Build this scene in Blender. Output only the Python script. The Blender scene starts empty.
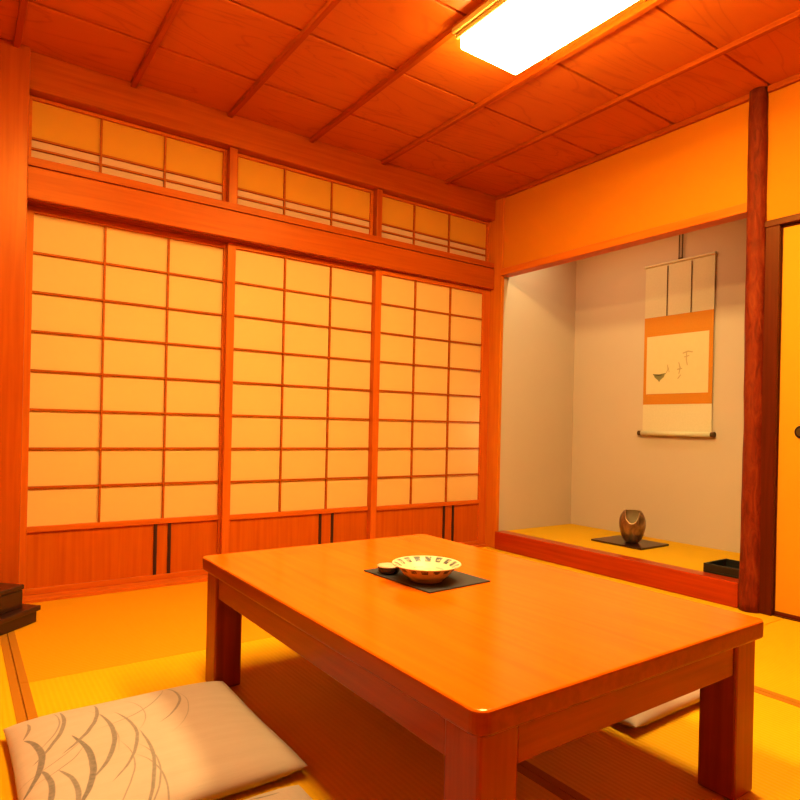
import bpy, bmesh, math, random
from mathutils import Vector, Matrix, noise as mnoise
random.seed(7)
S = bpy.context.scene
COL = S.collection
PI = math.pi

# ------------------------------------------------------------------ materials
def srgb(r, g, b):
    f = lambda c: (c / 12.92 if c <= .04045 else ((c + .055) / 1.055) ** 2.4)
    return (f(r / 255), f(g / 255), f(b / 255), 1)

class NT:
    """tiny helper round a node tree"""
    def __init__(self, name):
        self.m = bpy.data.materials.new(name); self.m.use_nodes = True
        self.t = self.m.node_tree; self.b = self.t.nodes['Principled BSDF']
        self.tc = self.t.nodes.new('ShaderNodeTexCoord')
    def n(self, kind, **kw):
        o = self.t.nodes.new(kind)
        for k, v in kw.items(): setattr(o, k, v)
        return o
    def link(self, a, b): self.t.links.new(a, b)
    def math(self, op, a, b=None, clamp=False):
        o = self.n('ShaderNodeMath', operation=op, use_clamp=clamp)
        for i, v in enumerate((a, b)):
            if v is None: continue
            if isinstance(v, (int, float)): o.inputs[i].default_value = v
            else: self.link(v, o.inputs[i])
        return o.outputs[0]
    def mapping(self, scale, loc=(0, 0, 0), src='Object'):
        o = self.n('ShaderNodeMapping'); o.inputs['Scale'].default_value = scale; o.inputs['Location'].default_value = loc
        self.link(self.tc.outputs[src], o.inputs['Vector']); return o.outputs[0]
    def noise(self, vec, scale, detail=4, dist=0, rough=.5):
        o = self.n('ShaderNodeTexNoise'); o.inputs['Scale'].default_value = scale; o.inputs['Detail'].default_value = detail
        o.inputs['Distortion'].default_value = dist; o.inputs['Roughness'].default_value = rough
        self.link(vec, o.inputs['Vector']); return o.outputs['Fac']
    def ramp(self, fac, stops):
        o = self.n('ShaderNodeValToRGB'); e = o.color_ramp.elements
        while len(e) < len(stops): e.new(.5)
        for i, (p, c) in enumerate(stops): e[i].position = p; e[i].color = c
        self.link(fac, o.inputs[0]); return o.outputs[0]
    def mix(self, fac, a, b, kind='MIX'):
        o = self.n('ShaderNodeMix', data_type='RGBA', blend_type=kind)
        for s, v in ((o.inputs['Factor'], fac), (o.inputs[6], a), (o.inputs[7], b)):
            if isinstance(v, (int, float, tuple)): s.default_value = v
            else: self.link(v, s)
        return o.outputs[2]
    def bump(self, h, strength=.2, dist=.01):
        o = self.n('ShaderNodeBump'); o.inputs['Strength'].default_value = strength; o.inputs['Distance'].default_value = dist
        self.link(h, o.inputs['Height']); self.link(o.outputs[0], self.b.inputs['Normal'])
    def set(self, rough=.5, spec=.5, metal=0, coat=0, coat_rough=.1):
        i = self.b.inputs
        i['Roughness'].default_value = rough; i['Specular IOR Level'].default_value = spec
        i['Metallic'].default_value = metal; i['Coat Weight'].default_value = coat; i['Coat Roughness'].default_value = coat_rough
    def color(self, c):
        if isinstance(c, tuple): self.b.inputs['Base Color'].default_value = c
        else: self.link(c, self.b.inputs['Base Color'])

K = .62             # overall reflectance of the room's materials
def kk(c, k=None): return tuple(x * (K if k is None else k) for x in c[:3]) + (1,)

def wood(name, light, dark, axis='X', rough=.4, spec=.4, coat=0, fine=60, flame=0, coat_rough=.1, off=(0, 0, 0)):
    w = NT(name); light, dark = kk(light), kk(dark)
    st = {'X': (.04, 1, 1), 'Y': (1, .04, 1), 'Z': (1, 1, .04)}[axis]
    v = w.mapping(st, off)
    g = w.noise(v, fine, 5, .3)
    c = w.ramp(g, [(.3, dark), (.68, light)])
    if flame:
        st2 = {'X': (.16, 1, 1), 'Y': (1, .16, 1), 'Z': (1, 1, .16)}[axis]
        q = w.noise(w.mapping(st2, off), 3.2, 3, .8)
        r = w.math('PINGPONG', w.math('MULTIPLY', q, flame), .5)
        k = w.ramp(w.math('MULTIPLY', r, 2), [(.1, (0, 0, 0, 1)), (.6, (1, 1, 1, 1))])
        c = w.mix(.28, c, w.mix(k, dark, light))
    w.color(c); w.set(rough, spec, 0, coat, coat_rough); w.bump(g, .06, .003)
    w.b.inputs['Specular Tint'].default_value = (1, .45, .10, 1); w.b.inputs['Coat Tint'].default_value = (1, .72, .35, 1)
    return w.m

def plaster(name, c1, c2, rough=.9):
    w = NT(name); c1, c2 = kk(c1), kk(c2)
    g = w.noise(w.mapping((1, 1, 1)), 240, 4)
    h = w.noise(w.mapping((1, 1, 1)), 1.6, 2)
    w.color(w.mix(h, c1, c2)); w.set(rough, .15); w.bump(g, .15, .002)
    return w.m

def plain(name, c, rough=.5, spec=.5, metal=0, vary=.12, scale=30, coat=0):
    w = NT(name); c = kk(c)
    g = w.noise(w.mapping((1, 1, 1)), scale, 3)
    d = tuple(x * (1 - vary) for x in c[:3]) + (1,)
    w.color(w.mix(g, d, c)); w.set(rough, spec, metal, coat)
    return w.m

def tatami(name, axis, c1, c2):
    w = NT(name); c1, c2 = kk(c1), kk(c2)
    fx = {'Y': (1, .02, 1), 'X': (.02, 1, 1)}[axis]
    wv = w.n('ShaderNodeTexWave', wave_type='BANDS', bands_direction='X' if axis == 'Y' else 'Y')
    wv.inputs['Scale'].default_value = 21; wv.inputs['Distortion'].default_value = .15
    w.link(w.tc.outputs['Object'], wv.inputs['Vector'])
    g = w.noise(w.mapping((fx[1] * 30, fx[0] * 30, 1)), 14, 4)
    g2 = w.noise(w.mapping((1, 1, 1)), 2.2, 2)
    c = w.mix(g, c1, c2)
    c = w.mix(w.math('MULTIPLY', wv.outputs['Fac'], .12), c, tuple(x * .55 for x in c1[:3]) + (1,))
    c = w.mix(w.math('MULTIPLY', g2, .25), c, tuple(x * .8 for x in c2[:3]) + (1,))
    w.color(c); w.set(.65, .12); w.bump(wv.outputs['Fac'], .2, .003)
    return w.m

M = {}
M['beam'] = wood('beam_wood', (.66, .128, .004, 1), (.50, .076, .002, 1), 'X', .42, .35, flame=6)
M['beam_y'] = wood('beam_wood_y', (.66, .128, .004, 1), (.50, .076, .002, 1), 'Y', .42, .35, flame=6)
M['batten'] = wood('batten_wood', (.62, .115, .004, 1), (.48, .07, .003, 1), 'Y', .5, .2)
M['post'] = wood('post_wood', (.64, .122, .004, 1), (.48, .074, .002, 1), 'Z', .33, .45, flame=5)
M['pale_post'] = wood('pale_post_wood', (.88, .26, .012, 1), (.76, .18, .008, 1), 'Z', .4, .4, flame=4)
M['lintel'] = wood('lintel_wood', (.90, .23, .010, 1), (.78, .16, .006, 1), 'Y', .45, .3, flame=4)
M['frame'] = wood('frame_wood', (.84, .19, .010, 1), (.70, .13, .006, 1), 'Z', .45, .3)
M['frame_x'] = wood('frame_wood_x', (.84, .19, .010, 1), (.70, .13, .006, 1), 'X', .45, .3)
M['lattice'] = wood('lattice_wood', (.60, .13, .006, 1), (.48, .09, .004, 1), 'X', .5, .25)
M['board'] = wood('lower_board_wood', (.74, .155, .004, 1), (.60, .105, .003, 1), 'Z', .38, .35, fine=45)
M['slat'] = plain('dark_slat', (.05, .008, .004, 1), .45)
M['paper'] = plain('shoji_paper', (1.12, .70, .22, 1), .9, .1, vary=.05, scale=7)
M['paper_up'] = plain('transom_paper', (.88, .40, .03, 1), .9, .1, vary=.05, scale=7)
M['paper_low'] = plain('transom_paper_lit', (.88, .52, .24, 1), .9, .1, vary=.05, scale=7)  # lower transom rows: their different light is put into the paper colour
M['wall'] = plaster('ochre_plaster', (.92, .30, .002, 1), (.88, .275, .002, 1))
M['alcove_wall'] = plaster('grey_beige_plaster', (.78, .63, .44, 1), (.72, .58, .40, 1))
M['tat_y'] = tatami('tatami_y', 'Y', (.92, .46, .002, 1), (.99, .56, .004, 1))
M['tat_x'] = tatami('tatami_x', 'X', (.88, .36, .002, 1), (.94, .40, .003, 1))
M['heri'] = plain('tatami_border_cloth', (.56, .21, .003, 1), .8, .2, scale=200)
M['subfloor'] = wood('subfloor_wood', (.5, .2, .05, 1), (.4, .14, .03, 1), 'X', .6)
M['kamachi'] = wood('red_lacquer_sill', (.60, .060, .004, 1), (.44, .036, .003, 1), 'Y', .28, .5, coat=.3)
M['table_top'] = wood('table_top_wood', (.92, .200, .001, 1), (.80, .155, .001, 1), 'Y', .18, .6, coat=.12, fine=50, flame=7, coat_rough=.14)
M['table'] = wood('table_wood', (.40, .066, .003, 1), (.29, .042, .002, 1), 'Z', .35, .4, coat=.2)
M['table_y'] = wood('table_wood_y', (.40, .066, .003, 1), (.29, .042, .002, 1), 'Y', .35, .4, coat=.2)
M['table_edge_shade'] = wood('table_edge_shade_wood', (.37, .060, .002, 1), (.28, .040, .001, 1), 'Y', .3, .4, coat=.15)
M['table_x'] = wood('table_wood_x', (.40, .066, .003, 1), (.29, .042, .002, 1), 'X', .35, .4, coat=.2)
M['lacquer'] = plain('dark_lacquer', (.060, .012, .006, 1), .3, .5, vary=.3, scale=9, coat=.2)
M['black'] = plain('black_lacquer', (.022, .018, .010, 1), .35, .5)
M['fusuma'] = plain('fusuma_paper', (.94, .38, .002, 1), .8, .2, vary=.06, scale=4)
M['dark_trim'] = wood('dark_trim_wood', (.14, .016, .003, 1), (.09, .009, .002, 1), 'Z', .4, .4)
M['dark_trim_y'] = wood('dark_trim_wood_y', (.15, .018, .003, 1), (.10, .010, .002, 1), 'Y', .4, .4)
M['pull'] = plain('dark_metal', (.03, .012, .012, 1), .4, .5, .6)
M['pull_in'] = plain('olive_metal', (.16, .10, .02, 1), .4, .5, .6)
M['placemat'] = plain('charcoal_mat', (.075, .062, .06, 1), .7, .3, scale=300, vary=.4)
M['silk'] = plain('pale_mount_silk', (.90, .80, .50, 1), .85, .15, scale=90)
M['orange_silk'] = plain('orange_mount_silk', (.80, .31, .02, 1), .8, .2, scale=120, vary=.15)
M['art'] = plain('painting_paper', (.92, .74, .36, 1), .9, .1, vary=.07)
M['ink'] = plain('faint_ink', (.66, .50, .22, 1), .9, .1)
M['green_ink'] = plain('green_ink', (.34, .30, .11, 1), .9, .1)
M['cord'] = plain('brown_cord', (.14, .075, .02, 1), .8, .2)
M['gloss_white'] = plain('white_enamel', (.80, .60, .36, 1), .3, .5)
M['lamp_wood'] = plain('lamp_housing', (.88, .62, .12, 1), .5, .3)
M['ceramic_blue'] = plain('blue_glaze', (.05, .05, .06, 1), .2, .5)
M['dish'] = plain('dark_glaze', (.04, .028, .02, 1), .25, .5)

def emission(name, c, k):
    w = NT(name); w.color(c)
    w.b.inputs['Emission Color'].default_value = c; w.b.inputs['Emission Strength'].default_value = k
    return w.m
M['lamp'] = emission('lit_diffuser', (1, .79, .34, 1), 70)
M['lamp_dim'] = emission('dim_diffuser', (1, .79, .34, 1), 64)

def translucent(m, c, fac):
    t = m.node_tree; p = t.nodes['Principled BSDF']; out = t.nodes['Material Output']
    tr = t.nodes.new('ShaderNodeBsdfTranslucent'); tr.inputs['Color'].default_value = c
    mx = t.nodes.new('ShaderNodeMixShader'); mx.inputs[0].default_value = fac
    t.links.new(p.outputs[0], mx.inputs[1]); t.links.new(tr.outputs[0], mx.inputs[2]); t.links.new(mx.outputs[0], out.inputs['Surface'])
translucent(M['paper'], (.95, .85, .65, 1), .12)

def ceiling_mat():
    w = NT('ceiling_board_wood')
    # each board (0.468 m wide) gets its own grain offset
    sep = w.n('ShaderNodeSeparateXYZ'); w.link(w.tc.outputs['Object'], sep.inputs[0])
    bi = w.math('FLOOR', w.math('DIVIDE', w.math('SUBTRACT', sep.outputs[1], .058), .468))
    com = w.n('ShaderNodeCombineXYZ')
    w.link(w.math('ADD', w.math('MULTIPLY', sep.outputs[0], .20), w.math('MULTIPLY', bi, 3.7)), com.inputs[0])
    w.link(sep.outputs[1], com.inputs[1]); w.link(w.math('MULTIPLY', bi, 1.3), com.inputs[2])
    q = w.noise(com.outputs[0], 4.2, 3, 1.1, .45)
    r = w.math('PINGPONG', w.math('MULTIPLY', q, 9), .5)
    k = w.ramp(w.math('MULTIPLY', r, 2), [(.0, (.42, .090, .003, 1)), (.18, (.50, .118, .004, 1)), (1, (.52, .124, .004, 1))])
    f = w.noise(w.mapping((.04, 1, 1)), 70, 4)
    c = w.mix(w.math('MULTIPLY', f, .35), k, (.43, .09, .003, 1))
    w.color(c); w.set(.5, .3)
    return w.m
M['ceiling'] = ceiling_mat()

def bark_mat():
    w = NT('log_bark')
    g = w.noise(w.mapping((1, 1, .28)), 34, 6, 1.2, .65)
    h = w.noise(w.mapping((1, 1, .5)), 11, 4, .6)
    c = w.ramp(g, [(.30, (.05, .006, .001, 1)), (.5, (.17, .021, .004, 1)), (.72, (.30, .060, .010, 1))])
    c = w.mix(h, c, (.13, .014, .003, 1))
    w.color(c); w.set(.55, .3); w.bump(g, .8, .008)
    w.b.inputs['Specular Tint'].default_value = (1, .35, .1, 1)
    return w.m
M['bark'] = bark_mat()

def bronze_mat():
    w = NT('mottled_bronze')
    g = w.noise(w.mapping((1, 1, .6)), 22, 5, .6)
    w.color(w.ramp(g, [(.3, (.10, .055, .022, 1)), (.55, (.30, .17, .07, 1)), (.75, (.5, .32, .15, 1))])); w.set(.33, .5, .75)
    return w.m
M['bronze'] = bronze_mat()

M['lit_bronze'] = plain('lit_bronze', (.85, .62, .32, 1), .35, .5, .3)  # vase inside: light on the inner wall put into a paler colour
def bowl_mat():
    """cream glaze with a band of short dark brush dashes round the rim and a blue-grey broken ring inside"""
    w = NT('painted_bowl_glaze')
    sep = w.n('ShaderNodeSeparateXYZ'); w.link(w.tc.outputs['Object'], sep.inputs[0])
    x, y = sep.outputs[0], sep.outputs[1]
    rr = w.math('SQRT', w.math('ADD', w.math('MULTIPLY', x, x), w.math('MULTIPLY', y, y)))
    an = w.math('ARCTAN2', y, x)
    def band(lo, hi, reps, duty, phase):
        ring = w.math('MULTIPLY', w.math('GREATER_THAN', rr, lo), w.math('LESS_THAN', rr, hi))
        d = w.math('GREATER_THAN', w.math('SINE', w.math('ADD', w.math('MULTIPLY', an, reps), phase)), duty)
        return w.math('MULTIPLY', ring, d)
    m1 = band(.068, .088, 16, -.2, .4); m2 = band(.050, .055, 5, .1, 1.); 
    g = w.noise(w.mapping((1, 1, 1)), 60, 3)
    base = w.mix(g, (.46, .39, .22, 1), (.54, .46, .28, 1))
    inner = w.math('LESS_THAN', rr, .049)
    base = w.mix(inner, base, (.56, .49, .22, 1))
    up = w.math('GREATER_THAN', sep.outputs[2], .030)
    sm = w.n('ShaderNodeMapRange'); sm.inputs['From Min'].default_value = .30; sm.inputs['From Max'].default_value = .50
    w.link(w.noise(w.mapping((1, 1, 1)), 95, 3), sm.inputs['Value'])
    c = w.mix(w.math('MULTIPLY', w.math('MULTIPLY', m1, up), sm.outputs[0]), base, (.06, .05, .045, 1))
    c = w.mix(w.math('MULTIPLY', w.math('MULTIPLY', m2, .7), 1), c, (.22, .20, .17, 1))
    w.color(c); w.set(.42, .35)
    return w.m
M['bowl'] = bowl_mat()

ARCS = [  # centre x, centre y, radius, from angle, to angle, width (about the cushion's own centre)
 (-0.347, 0.193, 0.115, 0.205, -0.558, 0.005),
 (-0.436, 0.19, 0.276, 0.133, -0.8, 0.006),
 (-0.358, 0.199, 0.273, 0.075, -0.9, 0.006),
 (-0.381, 0.05, 0.309, 0.3, -0.75, 0.0065),
 (-0.149, 0.305, 0.251, -0.277, -1.4, 0.003),
 (-0.075, 0.17, 0.187, 0.42, -1.0, 0.0045),
 (-0.31, 0.019, 0.281, 0.42, -0.82, 0.005),
 (-0.484, -0.07, 0.466, 0.15, -0.55, 0.005),
 (-0.465, -0.056, 0.329, 0.37, -0.6, 0.008),
 (-0.466, 0.024, 0.242, 0.45, -0.65, 0.008),
 (-0.436, -0.12, 0.217, 0.38, -0.6, 0.007),
 (-0.273, 0.045, 0.14, -0.3, -1.5, 0.0028),
 (-0.308, 0.135, 0.2, -0.5, -1.5, 0.0026),
 (-0.108, 0.125, 0.23, 0.3, -0.9, 0.0022),
 (-0.408, 0.025, 0.34, 0.5, -0.3, 0.0024),
 (-0.208, -0.155, 0.19, 0.5, -1.0, 0.003),
 (-0.40, -0.17, 0.22, 0.45, -0.6, 0.006), (-0.30, -0.10, 0.24, 0.30, -0.9, 0.0028), (-0.16, 0.10, 0.17, 0.7, -0.7, 0.0024), (-0.36, 0.18, 0.19, 0.35, -0.9, 0.003), (-0.22, -0.22, 0.20, 0.6, -0.6, 0.003)]
def zabuton_mat():
    w = NT('zabuton_cloth')
    sep = w.n('ShaderNodeSeparateXYZ'); w.link(w.tc.outputs['Object'], sep.inputs[0])
    com = w.n('ShaderNodeCombineXYZ'); w.link(sep.outputs[0], com.inputs[0]); w.link(sep.outputs[1], com.inputs[1])
    wob = w.noise(w.mapping((1, 1, 1)), 9, 2)
    brush = w.noise(w.mapping((1, 1, 1)), 130, 3)
    total = None
    for cx, cy, r, a0, a1, wd in ARCS:
        mid = (a0 + a1) / 2; half = abs(a0 - a1) / 2
        sub = w.n('ShaderNodeVectorMath', operation='SUBTRACT'); w.link(com.outputs[0], sub.inputs[0]); sub.inputs[1].default_value = (cx, cy, 0)
        ln = w.n('ShaderNodeVectorMath', operation='LENGTH'); w.link(sub.outputs[0], ln.inputs[0])
        nm = w.n('ShaderNodeVectorMath', operation='NORMALIZE'); w.link(sub.outputs[0], nm.inputs[0])
        dt = w.n('ShaderNodeVectorMath', operation='DOT_PRODUCT'); w.link(nm.outputs[0], dt.inputs[0]); dt.inputs[1].default_value = (math.cos(mid), math.sin(mid), 0)
        t = w.math('DIVIDE', w.math('SUBTRACT', dt.outputs['Value'], math.cos(half)), 1 - math.cos(half), True)
        width = w.math('MULTIPLY', w.math('POWER', t, .45), wd * 1.0)
        dist = w.math('ABSOLUTE', w.math('SUBTRACT', ln.outputs['Value'], w.math('ADD', r - .006, w.math('MULTIPLY', wob, .012))))
        edge = w.math('DIVIDE', w.math('SUBTRACT', width, dist), .0022, True)
        k = w.math('MULTIPLY', edge, .45 + min(.5, wd * 60))
        total = k if total is None else w.math('MAXIMUM', total, k)
    total = w.math('MULTIPLY', total, w.math('ADD', .55, w.math('MULTIPLY', brush, .6)), True)
    weave = w.noise(w.mapping((.12, 1, 1)), 150, 3)
    slub = w.noise(w.mapping((.15, 1, 1)), 40, 4)
    base = w.mix(slub, (.345, .262, .205, 1), (.40, .306, .242, 1))
    w.color(w.mix(total, base, (.10, .085, .075, 1))); w.set(.85, .15); w.bump(weave, .25, .002)
    w.b.inputs['Sheen Weight'].default_value = .1
    return w.m
M['zabuton'] = zabuton_mat()

# ------------------------------------------------------------------ mesh helpers
def box(bm, x0, x1, y0, y1, z0, z1, bev=0, seg=2):
    r = bmesh.ops.create_cube(bm, size=1)
    vs = r['verts']
    bmesh.ops.scale(bm, vec=(x1 - x0, y1 - y0, z1 - z0), verts=vs)
    bmesh.ops.translate(bm, vec=((x0 + x1) / 2, (y0 + y1) / 2, (z0 + z1) / 2), verts=vs)
    if bev:
        es = list({e for v in vs for e in v.link_edges})
        bmesh.ops.bevel(bm, geom=es, offset=bev, segments=seg, profile=.5, affect='EDGES')
    return bm
def nb(): return bmesh.new()
def bx(*a, **k): return box(nb(), *a, **k)

def lathe(bm, prof, c=(0, 0, 0), seg=48, k=1):
    prof = [(a * k, b * k) for a, b in prof]
    rings = []
    for r, z in prof:
        if r < 1e-6: rings.append([bm.verts.new((c[0], c[1], c[2] + z))])
        else: rings.append([bm.verts.new((c[0] + r * math.cos(2 * PI * i / seg), c[1] + r * math.sin(2 * PI * i / seg), c[2] + z)) for i in range(seg)])
    for a, b in zip(rings, rings[1:]):
        for i in range(seg):
            j = (i + 1) % seg
            if len(a) == 1 and len(b) == 1: continue
            if len(a) == 1: bm.faces.new((a[0], b[j], b[i]))
            elif len(b) == 1: bm.faces.new((a[i], a[j], b[0]))
            else: bm.faces.new((a[i], a[j], b[j], b[i]))
    bmesh.ops.recalc_face_normals(bm, faces=bm.faces)
    return bm

def rounded_slab(x0, x1, y0, y1, z0, z1, r, bev):
    bm = nb(); pts = []
    for cx, cy, a in ((x1 - r, y1 - r, 0), (x0 + r, y1 - r, 90), (x0 + r, y0 + r, 180), (x1 - r, y0 + r, 270)):
        for k in range(7):
            t = math.radians(a + 15 * k); pts.append((cx + r * math.cos(t), cy + r * math.sin(t)))
    vs = [bm.verts.new((x, y, z0)) for x, y in pts]
    f = bm.faces.new(vs)
    e = bmesh.ops.extrude_face_region(bm, geom=[f])
    bmesh.ops.translate(bm, vec=(0, 0, z1 - z0), verts=[v for v in e['geom'] if isinstance(v, bmesh.types.BMVert)])
    bmesh.ops.recalc_face_normals(bm, faces=bm.faces)
    es = [q for q in bm.edges if abs(q.verts[0].co.z - q.verts[1].co.z) < 1e-6]
    bmesh.ops.bevel(bm, geom=es, offset=bev, segments=3, profile=.5, affect='EDGES')
    return bm

def tube(bm, pts, r, seg=8):
    pts = [Vector(p) for p in pts]; rings = []
    for i, p in enumerate(pts):
        d = (pts[min(i + 1, len(pts) - 1)] - pts[max(i - 1, 0)]).normalized()
        a = d.orthogonal().normalized() if i == 0 else (rings_a - d * rings_a.dot(d)).normalized()
        rings_a = a; b = d.cross(a)
        rings.append([bm.verts.new(p + (a * math.cos(2 * PI * k / seg) + b * math.sin(2 * PI * k / seg)) * r) for k in range(seg)])
    for A, B in zip(rings, rings[1:]):
        for k in range(seg): bm.faces.new((A[k], A[(k + 1) % seg], B[(k + 1) % seg], B[k]))
    bm.faces.new(rings[0][::-1]); bm.faces.new(rings[-1])
    return bm

def cyl_axis(bm, c, axis, r0, r1, h, seg=28):
    """short disc or rod from c along axis"""
    rot = Vector((0, 0, 1)).rotation_difference(Vector(axis)).to_matrix().to_4x4()
    q = bmesh.ops.create_cone(bm, cap_ends=True, segments=seg, radius1=r0, radius2=r1, depth=h, matrix=Matrix.Translation(c) @ rot @ Matrix.Translation((0, 0, h / 2)))
    return bm

# ------------------------------------------------------------------ object helpers
def root_loc(p):
    v = Vector((0, 0, 0))
    while p is not None: v += p.location; p = p.parent
    return v
def obj(name, bm, m, parent=None, smooth=False, loc=None):
    """links bm (world coordinates) as one mesh; its origin goes to loc or to its parent's place"""
    o = bpy.data.objects.new(name, bpy.data.meshes.new(name))
    base = root_loc(parent) if parent is not None else Vector(loc or (0, 0, 0))
    bmesh.ops.translate(bm, vec=-base, verts=bm.verts)
    bm.to_mesh(o.data); bm.free()
    o.data.materials.append(m)
    if smooth:
        for f in o.data.polygons: f.use_smooth = True
    COL.objects.link(o)
    if parent is not None: o.parent = parent
    else: o.location = base
    return o
def tag(o, label, cat, group=None, kind=None):
    o['label'] = label; o['category'] = cat
    if group: o['group'] = group
    if kind: o['kind'] = kind
    return o
def thing(name, label, cat, loc, group=None, kind=None, rotz=0):
    o = bpy.data.objects.new(name, None); COL.objects.link(o); o.location = loc; o.rotation_euler = (0, 0, rotz)
    o.empty_display_size = .1
    return tag(o, label, cat, group, kind)
def struct(name, bm, m, label, cat, smooth=False):
    return tag(obj(name, bm, m, None, smooth), label, cat, None, 'structure')
def dup(root, loc, label, group=None):
    r = root.copy(); COL.objects.link(r); r.location = loc; r['label'] = label
    if group: r['group'] = group
    for ch in list(root.children):
        k = ch.copy(); COL.objects.link(k); k.parent = r
        for g in list(ch.children):
            d = g.copy(); COL.objects.link(d); d.parent = k
    return r

H = 2.40            # ceiling
RX, RY = -3.80, -3.80
FL = .115            # alcove floor

# ------------------------------------------------------------------ room shell
struct('floor', bx(RX, 0, RY, 0, -.16, -.055), M['subfloor'], 'wooden subfloor beneath the straw mats', 'floor')

bm = nb()           # boards along x, each slightly stepped over the next
ys = [.058 - .468 * k for k in range(10)]
for k, (a, b) in enumerate(zip(ys, ys[1:])):
    y1, y0 = min(a, .05), max(b, RY - .05)
    if y1 <= y0: continue
    box(bm, RX - .05, .05, y0 + .012, y1, H, H + .02, .002, 1)
box(bm, RX - .05, .05, RY - .05, .05, H + .012, H + .05)
struct('ceiling', bm, M['ceiling'], 'brown board ceiling crossed by thin battens', 'ceiling')
n = 0
def trim(bm, m, label, cat='trim', smooth=False):
    global n; n += 1
    return struct('trim_%d' % n, bm, m, label, cat, smooth)
bat_names = {1: 'leftmost', 2: 'second from left of the', 3: 'third from left of the', 4: 'fourth from left of the', 5: 'rightmost of the'}
for k, x in enumerate((-2.832, -2.359, -1.891, -1.425, -.948, -.459)):
    lab = ['ceiling batten beside the left pillar, far left of the ceiling', 'ceiling batten second from the left, left of the lamp', 'ceiling batten above the post between first and second transom windows',
           'ceiling batten running along the left side of the lamp', 'ceiling batten just right of the lamp', 'pale ceiling batten nearest the right wall'][k]
    trim(bx(x - .013, x + .013, RY, -.03, H - .022, H + .001, .003), M['batten'], lab, 'batten')

# shoji side (y = 0)
trim(bx(-2.905, -2.780, -.065, .13, 0, H, .006), M['post'], 'square orange wooden pillar at the far left of the shoji', 'pillar')
trim(bx(-.017, .010, -.104, .13, 0, H, .004), M['pale_post'], 'slim wooden corner post between shoji and alcove', 'post')
trim(bx(-2.780, -.017, -.02, .13, -.055, .016, .003), M['frame_x'], 'wooden sill track under the shoji screens', 'sill')
bm = nb()
box(bm, -2.780, -.017, -.004, .13, 1.770, 1.800, .002)
for y in (-.004, .030, .063, .096): box(bm, -2.780, -.017, y, y + .003, 1.757, 1.770)
trim(bm, M['beam'], 'grooved head rail above the shoji screens', 'rail')
trim(bx(-2.780, -.017, -.035, -.004, 1.764, 1.903, .004), M['beam'], 'broad orange beam above the shoji screens', 'beam')
trim(bx(-2.780, -.017, -.031, .10, 1.908, 1.946, .003), M['beam'], 'thin ledge under the transom windows', 'ledge')
trim(bx(-2.780, -.017, -.032, .10, 2.238, H, .003), M['beam'], 'wide board between transom windows and ceiling', 'board')
trim(bx(-1.880, -1.836, -.014, .08, 1.946, 2.237, .003), M['post'], 'short post between left and middle transom windows', 'post')
trim(bx(-.970, -.932, -.014, .08, 1.946, 2.237, .003), M['post'], 'short post between middle and right transom windows', 'post')

struct('wall_back', bx(RX, -2.905, .0, .08, 0, H), M['wall'], 'plain ochre plaster wall left of the square pillar', 'wall')
struct('wall_left', bx(RX - .08, RX, RY, .08, 0, H), M['wall'], 'plain ochre plaster wall on the left side of the room', 'wall')
struct('wall_front', bx(RX - .08, .1, RY - .08, RY, 0, H), M['wall'], 'plain ochre plaster wall behind the viewer', 'wall')

# alcove side (x = 0)
struct('wall_right', bx(0, .05, -1.755, -.104, 1.888, H), M['wall'], 'orange plaster strip above the alcove opening', 'wall')
struct('wall_right.001', bx(0, .05, RY, -1.76, 1.785, H), M['wall'], 'orange plaster strip above the sliding door, right of the log pillar', 'wall')
trim(bx(-.030, .055, -1.735, -.104, 1.843, 1.889, .004), M['lintel'], 'orange wooden lintel across the top of the alcove', 'lintel')
trim(bx(-.022, .0, -1.725, -.022, 2.372, H, .003), M['beam_y'], 'thin ceiling moulding above the alcove', 'moulding')
trim(bx(-.022, .0, RY, -1.80, 2.372, H, .003), M['beam_y'], 'thin ceiling moulding right of the log pillar', 'moulding')
trim(bx(-.020, .055, -1.866, -1.805, 0, 1.752, .003), M['dark_trim'], 'dark narrow door post beside the log pillar', 'post')
trim(bx(-.022, .055, RY, -1.800, 1.752, 1.782, .003), M['dark_trim_y'], 'dark lintel rail above the yellow sliding door', 'rail')
trim(bx(.0, .08, RY, -1.866, -.055, .004, .001), M['dark_trim_y'], 'dark threshold under the yellow sliding door', 'sill')
bm = nb()
rings = []
for i in range(61):
    t = i / 60; z = t * (H - .002) + .001; ring = []
    for k in range(28):
        a = 2 * PI * k / 28
        r = .0500 - .0110 * t + .0035 * mnoise.noise((math.cos(a) * 1.1, math.sin(a) * 1.1, z * 4)) + .002 * mnoise.noise((math.cos(a) * 3, math.sin(a) * 3, z * 9))
        ring.append(bm.verts.new((-.004 + r * math.cos(a) + .004 * math.sin(z * 2.2), -1.770 + .013 * t + r * math.sin(a), z)))
    rings.append(ring)
for A, B in zip(rings, rings[1:]):
    for k in range(28): bm.faces.new((A[k], A[(k + 1) % 28], B[(k + 1) % 28], B[k]))
bm.faces.new(rings[0][::-1]); bm.faces.new(rings[-1])
trim(bm, M['bark'], 'dark red-brown natural log pillar at the right of the alcove', 'pillar', True)

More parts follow.
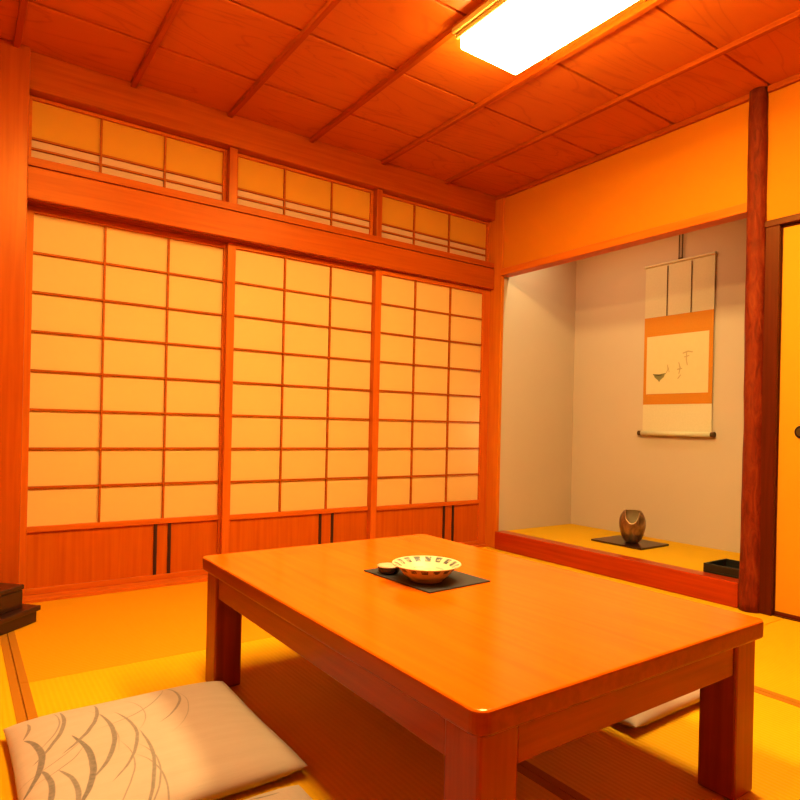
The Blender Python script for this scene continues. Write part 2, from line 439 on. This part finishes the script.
AX = .750           # alcove back wall
struct('wall_alcove_left', bx(.010, AX, -.100, -.04, 0, 2.32), M['alcove_wall'], 'grey-beige plaster side wall of the alcove', 'wall')
struct('wall_alcove_back', bx(AX, AX + .06, -1.87, -.04, 0, 2.32), M['alcove_wall'], 'grey-beige plaster back wall of the alcove behind the scroll', 'wall')
struct('wall_alcove_right', bx(.055, AX, -1.87, -1.81, 0, 2.32), M['alcove_wall'], 'plaster side wall of the alcove behind the log pillar', 'wall')
struct('ceiling_alcove', bx(.05, AX + .06, -1.87, -.04, 2.32, 2.36), M['ceiling'], 'board ceiling inside the alcove', 'ceiling')
struct('floor_alcove', bx(.06, AX, -1.81, -.10, -.055, FL - .03), M['subfloor'], 'raised base of the alcove', 'floor')
trim(bx(-.030, .060, -1.722, -.104, 0, .119, .005), M['kamachi'], 'red lacquered wooden sill along the front of the alcove', 'sill')

# ------------------------------------------------------------------ shoji doors and transom windows
def shoji(idx, x0, x1, yf, pl, pr, vs, slats, label):
    t = thing('door_%d' % idx, label, 'shoji screen', ((x0 + x1) / 2, yf, .016), None, 'structure')
    D = .030
    obj('stile', bx(x0, pl, yf, yf + D, .016, 1.757, .002), M['frame'], t)
    obj('stile', bx(pr, x1, yf, yf + D, .016, 1.757, .002), M['frame'], t)
    obj('top_rail', bx(pl, pr, yf, yf + D, 1.733, 1.757, .002), M['frame_x'], t)
    obj('middle_rail', bx(pl, pr, yf, yf + D, .296, .322, .002), M['frame_x'], t)
    obj('bottom_rail', bx(pl, pr, yf, yf + D, .016, .042, .002), M['frame_x'], t)
    obj('paper', bx(pl, pr, yf + .0165, yf + .019, .322, 1.733), M['paper'], t)
    bm = nb()
    for v in vs: box(bm, v - .0045, v + .0045, yf + .004, yf + .0165, .322, 1.733)
    for k in range(1, 8):
        z = .322 + k * (1.733 - .322) / 8
        box(bm, pl, pr, yf + .0055, yf + .0165, z - .0045, z + .0045)
    obj('lattice', bm, M['lattice'], t)
    obj('lower_board', bx(pl, pr, yf + .012, yf + .020, .042, .296), M['board'], t)
    for s in slats:
        obj('slat', bx(s - .0075, s + .0075, yf + .004, yf + .012, .042, .296, .001), M['slat'], t)['label'] = 'dark upright slat'
    return t
shoji(1, -2.815, -1.848, .065, -2.744, -1.872, (-2.447, -2.153), (-2.187, -2.119), 'leftmost white paper shoji screen, next to the square pillar')
shoji(2, -1.862, -.924, .032, -1.820, -.955, (-1.533, -1.244), (-1.279, -1.199), 'middle white paper shoji screen, between the two others')
shoji(3, -.958, -.018, .000, -.915, -.082, (-.654, -.367), (-.382, -.305), 'rightmost white paper shoji screen, next to the alcove corner post')

def transom(idx, x0, x1, vs, label):
    t = thing('window_%d' % idx, label, 'transom window', ((x0 + x1) / 2, .02, 1.946), None, 'structure')
    yf, D, f = .030, .028, .018
    bm = nb()
    box(bm, x0, x0 + f, yf, yf + D, 1.946, 2.236, .001); box(bm, x1 - f, x1, yf, yf + D, 1.946, 2.236, .001)
    box(bm, x0 + f, x1 - f, yf, yf + D, 2.221, 2.236, .001); box(bm, x0 + f, x1 - f, yf, yf + D, 1.946, 1.956, .001)
    obj('window_frame', bm, M['frame_x'], t)
    a, b = x0 + f, x1 - f
    obj('paper', bx(a, b, yf + .014, yf + .017, 2.052, 2.221), M['paper_up'], t)
    obj('paper_strip', bx(a, b, yf + .014, yf + .017, 1.956, 2.052), M['paper_low'], t)['label'] = 'paper strip below the crossbars, brighter light put into its colour'
    bm = nb()
    for v in vs: box(bm, v - .0045, v + .0045, yf + .002, yf + .014, 1.956, 2.221)
    for z in (2.052, 2.007): box(bm, a, b, yf + .003, yf + .014, z - .0045, z + .0045)
    obj('lattice', bm, M['lattice'], t)
transom(1, -2.780, -1.880, (-2.480, -2.190), 'left transom window above the leftmost shoji screen')
transom(2, -1.836, -.970, (-1.548, -1.252), 'middle transom window above the middle shoji screen')
transom(3, -.932, -.017, (-.655, -.368), 'right transom window above the rightmost shoji screen')

def fusuma(idx, y0, y1, x, label, pull):
    t = thing('door_%d' % idx, label, 'sliding door', (x, (y0 + y1) / 2, .004), None, 'structure')
    obj('panel', bx(x + .003, x + .020, y0 + .012, y1 - .004, .022, 1.741), M['fusuma'], t)
    bm = nb()
    box(bm, x, x + .024, y0, y1, .004, .022, .002); box(bm, x, x + .024, y0, y1, 1.741, 1.752, .002)
    box(bm, x, x + .024, y0, y0 + .012, .022, 1.741, .002); box(bm, x, x + .024, y1 - .004, y1, .022, 1.741, .001)
    obj('door_frame', bm, M['dark_trim_y'], t)
    bm = nb(); cyl_axis(bm, (x + .004, pull, .826), (-1, 0, 0), .030, .027, .006)
    h = obj('door_pull', bm, M['pull'], t); h['label'] = 'round dark door pull'
    bm = nb(); cyl_axis(bm, (x - .0015, pull, .826), (-1, 0, 0), .019, .019, .002)
    obj('pull_cup', bm, M['pull_in'], h)
fusuma(4, -2.835, -1.866, .004, 'yellow papered sliding door right of the log pillar', -1.962)
fusuma(5, RY, -2.805, .032, 'yellow papered sliding door farther right, outside the view', -3.70)

# ------------------------------------------------------------------ tatami
def mat(x0, x1, y0, y1, axis, label, z=0, borders=True):
    c = ((x0 + x1) / 2, (y0 + y1) / 2, z - .054)
    t = thing('tatami_mat', label, 'tatami mat', c, 'tatami mats on the floor' if z == 0 else None)
    g = .0012; th = .054
    obj('mat_surface', bx(x0 + g, x1 - g, y0 + g, y1 - g, z - th, z, .002), M['tat_y' if axis == 'Y' else 'tat_x'], t)
    if borders:
        for a, b in ((x0 + g, x0 + .025), (x1 - .025, x1 - g)):
            if b > -.05: continue
            obj('border', bx(a, b, y0 + g, y1 - g, z - .002, z + .0015, .0006, 1), M['heri'], t)['label'] = 'brown cloth border'
    return t
cx = [RX, -2.842, -1.885, -.918, 0]
mat(cx[1], cx[2], -.972, 0, 'X', 'half tatami mat in front of the leftmost shoji screen, left of the table')
mat(cx[1], cx[2], -2.86, -.972, 'Y', 'tatami mat under the left side of the table and the patterned cushions')
mat(cx[1], cx[2], RY, -2.86, 'X', 'half tatami mat at the viewer end of the room')
mat(cx[0], cx[1], -1.91, 0, 'Y', 'tatami mat left of the brown border at the left edge, under the lacquer chest')
mat(cx[0], cx[1], RY, -1.91, 'Y', 'tatami mat in the near left corner of the room')
mat(cx[2], cx[3], -1.91, 0, 'Y', 'tatami mat under the far right part of the table')
mat(cx[2], cx[3], RY, -1.91, 'Y', 'tatami mat under the near right leg of the table')
mat(cx[3], cx[4], -1.91, 0, 'Y', 'tatami mat along the red sill of the alcove')
mat(cx[3], cx[4], RY, -1.91, 'Y', 'tatami mat in front of the yellow sliding door')
t = thing('tatami_mat', 'pale tatami covering the raised alcove floor', 'tatami mat', (.4, -.97, FL - .03))
obj('mat_surface', bx(.061, AX - .001, -1.809, -.105, FL - .03, FL), M['tat_y'], t)

# ------------------------------------------------------------------ low table
TX0, TX1, TY0, TY1 = -2.380, -1.503, -2.520, -1.236
T = thing('low_table', 'large low polished wooden table in the middle of the tatami room', 'table', ((TX0 + TX1) / 2, (TY0 + TY1) / 2, 0))
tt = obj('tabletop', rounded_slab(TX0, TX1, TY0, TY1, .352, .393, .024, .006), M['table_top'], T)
tt.data.materials.append(M['table_edge_shade'])
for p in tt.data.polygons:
    if p.normal.z < .5: p.material_index = 1      # same wood, shade on the side faces put into a darker colour
i0, LW = .016, .085
ax0, ax1, ay0, ay1 = TX0 + i0, TX1 - i0, TY0 + i0, TY1 - i0
for lx in (ax0, ax1 - LW):
    for ly in (ay0, ay1 - LW):
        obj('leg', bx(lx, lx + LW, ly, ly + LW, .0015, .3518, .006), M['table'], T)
g = .002
for y in (ay0 + .006, ay1 - .026 - .006):
    obj('apron', bx(ax0 + LW + g, ax1 - LW - g, y, y + .026, .279, .3518, .003), M['table_x'], T)
for x in (ax0 + .006, ax1 - .026 - .006):
    obj('apron', bx(x, x + .026, ay0 + LW + g, ay1 - LW - g, .279, .3518, .003), M['table_y'], T)

pm = obj('placemat', bx(-2.042, -1.822, -1.951, -1.662, .3935, .3970, .001), M['placemat'], None, loc=(-1.934, -1.806, .3935))
pm.rotation_euler.z = math.radians(3)
tag(pm, 'dark grey rectangular placemat under the bowl on the low table', 'placemat')

bz = .3972
BC = (-1.964, -1.851, bz)
prof = [(0, .004), (.046, .004), (.048, 0), (.052, 0), (.057, .007), (.073, .020), (.087, .035), (.098, .046), (.110, .052), (.112, .054), (.110, .0555), (.096, .0505), (.080, .041), (.060, .026), (.040, .016), (.0, .013)]
b = thing('bowl', 'wide shallow cream bowl with dark brush dashes round its rim, on the placemat', 'bowl', BC)
obj('bowl_body', lathe(nb(), [(0, .0068)] + prof[4:], BC, 64, .84), M['bowl'], b, True)
obj('foot_ring', lathe(nb(), [(.045, .0066), (.047, .0003), (.052, .0003), (.0555, .0066)], BC, 48, .84), M['gloss_white'], b, True)
DC = (-2.010, -1.738, bz)
d = thing('small_dish', 'small dark glazed dish with a pale rim, left of the bowl', 'dish', DC)
obj('dish_body', lathe(nb(), [(0, .0003), (.030, .0003), (.038, .008), (.042, .026), (.039, .027), (.034, .010), (0, .006)], DC, 40, .76), M['dish'], d, True)
obj('dish_rim', lathe(nb(), [(.0395, .0268), (.0425, .0268), (.0432, .0300), (.0395, .0305), (.0385, .0285), (.0395, .0268)], DC, 40, .76), M['gloss_white'], d, True)['label'] = 'pale glazed rim'
obj('dish_lid', lathe(nb(), [(0, .0262), (.0386, .0268), (.036, .0300), (.02, .0335), (0, .0345)], DC, 40, .76), M['gloss_white'], d, True)['label'] = 'pale shallow lid'

# ------------------------------------------------------------------ zabuton cushions
def cushion_bm(w, dpt, h, c):
    bm = nb(); N = 36; top = {}; bot = {}
    for i in range(N + 1):
        for j in range(N + 1):
            u, v = math.sin((i / N - .5) * PI), math.sin((j / N - .5) * PI)
            # sides curve in slightly between the corners
            px = u * w / 2 * (1 - .025 * (1 - v * v)); py = v * dpt / 2 * (1 - .025 * (1 - u * u))
            k = max(0, (1 - abs(u) ** 5)) ** .5 * max(0, (1 - abs(v) ** 5)) ** .5
            wr = .0022 * mnoise.noise((px * 9, py * 9, 1.7)) * k
            e = .030
            zt = e + (h - e) * k * (.86 + .14 * (1 - u * u) * (1 - v * v)) + wr
            zb = e - (e - .002) * min(1, k * 1.6)
            top[i, j] = bm.verts.new((c[0] + px, c[1] + py, c[2] + zt))
            bot[i, j] = top[i, j] if i in (0, N) or j in (0, N) else bm.verts.new((c[0] + px, c[1] + py, c[2] + zb))
    for i in range(N):
        for j in range(N):
            for D, fl in ((top, False), (bot, True)):
                q = [D[i, j], D[i + 1, j], D[i + 1, j + 1], D[i, j + 1]]
                bm.faces.new(q[::-1] if fl else q)
    return bm
c1 = (-2.622, -1.630, 0)
z1 = obj('zabuton', cushion_bm(.562, .564, .078, c1), M['zabuton'], None, True, c1)
tag(z1, 'beige floor cushion with grey arc pattern, largest in view at lower left', 'cushion', 'zabuton floor cushions around the table')
z2 = z1.copy(); COL.objects.link(z2); z2.location = (-2.675, -2.250, 0); z2.rotation_euler = (0, 0, -PI / 2)
z2['label'] = 'beige arc-patterned floor cushion mostly cut off at the bottom edge'
z3 = z1.copy(); COL.objects.link(z3); z3.location = (-1.250, -1.928, 0); z3.rotation_euler = (0, 0, PI)
z3['label'] = 'floor cushion half hidden beneath the far right side of the table'

# ------------------------------------------------------------------ dark lacquer chest at the left edge
ch = thing('lacquer_chest', 'dark brown lacquered low chest on a wider plinth at the left edge', 'chest', (-2.736, -.328, 0), None, None, 0)
a = math.radians(46); d1 = Vector((math.sin(a), math.cos(a), 0)); d2 = Vector((-math.cos(a), math.sin(a), 0))
def lbox(l0, l1, w0, w1, z0, z1, bev):
    bm = bx(l0, l1, w0, w1, z0, z1, bev=bev)
    for v in bm.verts:
        v.co = Vector((-2.736, -.328, 0)) - d1 * v.co.x + d2 * v.co.y + Vector((0, 0, v.co.z))
    bmesh.ops.recalc_face_normals(bm, faces=bm.faces)
    return bm
obj('plinth', lbox(0, .46, 0, .26, .002, .047, .003), M['lacquer'], ch)
obj('plinth_top', lbox(-.010, .47, -.010, .27, .047, .066, .003), M['lacquer'], ch)
obj('chest_body', lbox(.035, .425, .035, .24, .066, .136, .003), M['lacquer'], ch)
obj('lid', lbox(.031, .429, .031, .244, .1375, .156, .004), M['lacquer'], ch)

# ------------------------------------------------------------------ alcove things
R_ = AX - .013      # front plane of the scroll
sc = thing('hanging_scroll', 'tall hanging scroll with orange silk bands on the alcove back wall', 'scroll', (R_, -.930, .79))
yl, yr = -.694, -1.164
obj('mount_silk', bx(R_, R_ + .002, yr, yl, .808, 1.903), M['silk'], sc)
obj('orange_mount', bx(R_ - .0015, R_, yr, yl, .993, 1.567), M['orange_silk'], sc)['label'] = 'orange silk mount round the painting'
art = obj('painting', bx(R_ - .003, R_ - .0015, -1.138, -.716, 1.061, 1.440), M['art'], sc)
art['label'] = 'pale painting with faint ink marks'
def stroke(pts, w, m, nm):
    bm = nb(); q = []
    for k, (y, z) in enumerate(pts):
        a, b = pts[max(0, k - 1)], pts[min(len(pts) - 1, k + 1)]
        dx, dz = b[0] - a[0], b[1] - a[1]; L = math.hypot(dx, dz) or 1
        ww = w * (.5 + .5 * math.sin(PI * (k + .6) / (len(pts) + .2)))
        q.append([bm.verts.new((R_ - .0034, y - dz / L * ww, z + dx / L * ww)), bm.verts.new((R_ - .0034, y + dz / L * ww, z - dx / L * ww))])
    for A, B in zip(q, q[1:]): bm.faces.new((A[0], A[1], B[1], B[0]))
    bmesh.ops.recalc_face_normals(bm, faces=bm.faces)
    return obj(nm, bm, m, art)
bm = nb()
vs = [bm.verts.new((R_ - .0034, y, z)) for y, z in ((-0.770, 1.186), (-0.850, 1.186), (-0.842, 1.169), (-0.819, 1.152), (-0.810, 1.138), (-0.800, 1.152), (-0.778, 1.169))]
bm.faces.new(vs); obj('painted_vessel', bm, M['green_ink'], art)
stroke([(-0.764, 1.190), (-0.809, 1.184), (-0.856, 1.192)], .005, M['green_ink'], 'brush_stroke')
stroke([(-0.859, 1.194), (-0.871, 1.219), (-0.867, 1.249)], .004, M['ink'], 'brush_stroke')
stroke([(-0.879, 1.199), (-0.874, 1.229)], .003, M['ink'], 'brush_stroke')
stroke([(-0.969, 1.314), (-1.004, 1.324), (-1.036, 1.317)], .005, M['ink'], 'brush_stroke')
stroke([(-0.979, 1.289), (-1.014, 1.297)], .004, M['ink'], 'brush_stroke')
stroke([(-0.996, 1.322), (-0.994, 1.274), (-1.002, 1.236)], .004, M['ink'], 'brush_stroke')
stroke([(-0.944, 1.259), (-0.954, 1.224), (-0.946, 1.184)], .004, M['ink'], 'brush_stroke')
stroke([(-0.934, 1.214), (-0.969, 1.219)], .004, M['ink'], 'brush_stroke')
stroke([(-0.959, 1.179), (-0.939, 1.154)], .004, M['ink'], 'brush_stroke')
for y in (-.846, -1.010):
    f = obj('ribbon', bx(R_ - .003, R_ - .0012, y - .011, y + .011, 1.568, 1.890), M['silk'], sc)
    f['label'] = 'narrow hanging ribbon with a dark edge'
    obj('ribbon_edge', bx(R_ - .0045, R_ - .003, y - .011, y - .005, 1.566, 1.890), M['cord'], f)
bm = nb(); cyl_axis(bm, (R_, yl + .004, 1.908), (0, -1, 0), .009, .009, yl - yr + .008)
obj('top_rod', bm, M['silk'], sc)
bm = nb(); cyl_axis(bm, (R_ - .008, yl + .002, .803), (0, -1, 0), .016, .016, yl - yr + .004)
ro = obj('roller', bm, M['silk'], sc, True)
for y, s in ((yl + .002, 1), (yr - .002, -1)):
    bm = nb(); cyl_axis(bm, (R_ - .008, y, .803), (0, s, 0), .015, .017, .022)
    obj('roller_knob', bm, M['cord'], ro)['label'] = 'dark roller end'
bm = nb()
tube(bm, [(R_ - .002, -.931, 2.318), (R_ - .002, -.929, 1.922)], .0035); tube(bm, [(R_ - .002, -.953, 2.318), (R_ - .002, -.951, 1.922)], .0035)
tube(bm, [(R_ - .002, -.925, 1.922), (R_ - .002, -.955, 1.922)], .005)
obj('hanging_cord', bm, M['cord'], sc)

vb = obj('vase_board', bx(.288, .575, -1.003, -.645, FL + .0005, FL + .012, .002), M['lacquer'], None, loc=(.43, -.824, FL))
tag(vb, 'thin dark lacquered board under the vase in the alcove', 'board')
def vase_bm(c, inner):
    bm = nb(); seg = 56
    P = [(.034, 0), (.040, .003), (.056, .027), (.069, .060), (.077, .097), (.078, .124), (.075, .150), (.067, .172), (.056, .190), (.050, .197)]
    cut = math.radians(212)       # the scooped opening faces the room, a little left
    rings = []
    def top(a):
        d = abs((a - cut + PI) % (2 * PI) - PI)
        return .197 - .070 * max(0, math.cos(min(d / .85, 1) * PI / 2)) ** 1.2
    def rad(z):
        for (r0, z0), (r1, z1) in zip(P, P[1:]):
            if z <= z1: return r0 + (r1 - r0) * (z - z0) / (z1 - z0)
        return P[-1][0]
    n = 22
    for k in range(n + 1):
        kk_ = k if not inner else n - k
        ring = []
        for i in range(seg):
            a = 2 * PI * i / seg; z = top(a) * kk_ / n
            r = rad(z) - (.0035 if inner else 0); z2 = max(z, .006) if inner else z
            ring.append(bm.verts.new((c[0] + r * math.cos(a), c[1] + r * math.sin(a), c[2] + z2)))
        rings.append(ring)
    if not inner:                 # lip
        ring = []
        for i in range(seg):
            a = 2 * PI * i / seg; z = top(a); r = rad(z) - .0035
            ring.append(bm.verts.new((c[0] + r * math.cos(a), c[1] + r * math.sin(a), c[2] + z)))
        rings.append(ring)
    for A, B in zip(rings, rings[1:]):
        for i in range(seg): bm.faces.new((A[i], A[(i + 1) % seg], B[(i + 1) % seg], B[i]))
    if not inner: bm.faces.new(rings[0][::-1])
    else: bm.faces.new(rings[-1])
    return bm
vc = (.405, -.860, FL + .0125)
va = obj('vase', vase_bm(vc, False), M['bronze'], None, True, vc)
obj('interior', vase_bm(vc, True), M['lit_bronze'], va, True)['label'] = 'inside of the vase, light put into its golden colour'
tag(va, 'egg-shaped bronze vase with scooped opening, standing in the alcove', 'vase')

tr = thing('lacquer_tray', 'black rectangular lacquer tray at the right end of the alcove', 'tray', (.178, -1.63, FL))
y0, y1, x0, x1 = -1.760, -1.500, .070, .285
obj('tray_base', bx(x0, x1, y0, y1, FL + .0005, FL + .010, .002), M['black'], tr)
for nm, q in (('tray_side', (x0, x0 + .010, y0, y1)), ('tray_side', (x1 - .010, x1, y0, y1)), ('tray_side', (x0 + .010, x1 - .010, y0, y0 + .010)), ('tray_side', (x0 + .010, x1 - .010, y1 - .010, y1))):
    obj(nm, bx(*q, FL + .010, FL + .046, .002), M['black'], tr)

# ------------------------------------------------------------------ ceiling lamp
L = thing('ceiling_light', 'bright rectangular lamp on the boarded ceiling', 'lamp', (-1.27, -1.92, H))
ly0, ly1 = -2.50, -1.295
obj('base_plate', bx(-1.452, -1.088, ly0 - .02, ly1 + .02, H - .044, H - .0225, .004), M['lamp_wood'], L)
obj('diffuser', bx(-1.425, -1.115, ly0, ly1, H - .105, H - .0445, .012, seg=3), M['lamp'], L)
for x in (-1.437, -1.113):
    obj('side_rail', bx(x, x + .010, ly0 - .01, ly1 + .01, H - .062, H - .0445, .002), M['lamp_wood'], L)

L2 = dup(L, (-2.53, -1.92, H), 'dimmer rectangular ceiling lamp above the cushions, nearer the viewer')
for o in L2.children:
    if o.name.startswith('diffuser'):
        o.data = o.data.copy(); o.data.materials[0] = M['lamp_dim']

# ------------------------------------------------------------------ light inside the alcove, behind its lintel
ld = bpy.data.lights.new('alcove_lamp', 'AREA'); ld.shape = 'RECTANGLE'; ld.size = .06; ld.size_y = .9
ld.energy = 10; ld.color = (1, .95, .62)
lo = bpy.data.objects.new('alcove_lamp', ld); COL.objects.link(lo)
lo.location = (.12, -.65, 2.28); lo.rotation_euler = (0, math.radians(12), 0)
# soft unseen light added outside for a glow on the right shoji
gd = bpy.data.lights.new('shoji_backlight', 'POINT'); gd.energy = 45; gd.color = (1, .82, .55); gd.shadow_soft_size = .08
go = bpy.data.objects.new('shoji_backlight', gd); COL.objects.link(go); go.location = (-.03, .26, .80)
# night outside
W = bpy.data.worlds.new('night'); S.world = W; W.use_nodes = True
W.node_tree.nodes['Background'].inputs[0].default_value = (.9, .5, .2, 1); W.node_tree.nodes['Background'].inputs[1].default_value = .05

# ------------------------------------------------------------------ camera
cam = bpy.data.cameras.new('camera'); co = bpy.data.objects.new('camera', cam); COL.objects.link(co)
r = Vector((.81689417, -.57634887, .02249192)); u = Vector((-.01841277, .01291744, .99974702)); f = Vector((.57649361, .81710166, .00006))
m = Matrix(((r.x, u.x, -f.x, -3.0152), (r.y, u.y, -f.y, -3.2014), (r.z, u.z, -f.z, .8114), (0, 0, 0, 1)))
co.matrix_world = m
cam.sensor_fit = 'HORIZONTAL'; cam.sensor_width = 36; cam.lens = 630.346 / 800 * 36; cam.shift_y = 26.35 / 800; cam.clip_start = .02
S.camera = co
S.view_settings.view_transform = 'Standard'; S.view_settings.look = 'None'
S.view_settings.exposure = 0; S.view_settings.gamma = .92
S.cycles.max_bounces = 14; S.cycles.diffuse_bounces = 8; S.cycles.use_denoising = True
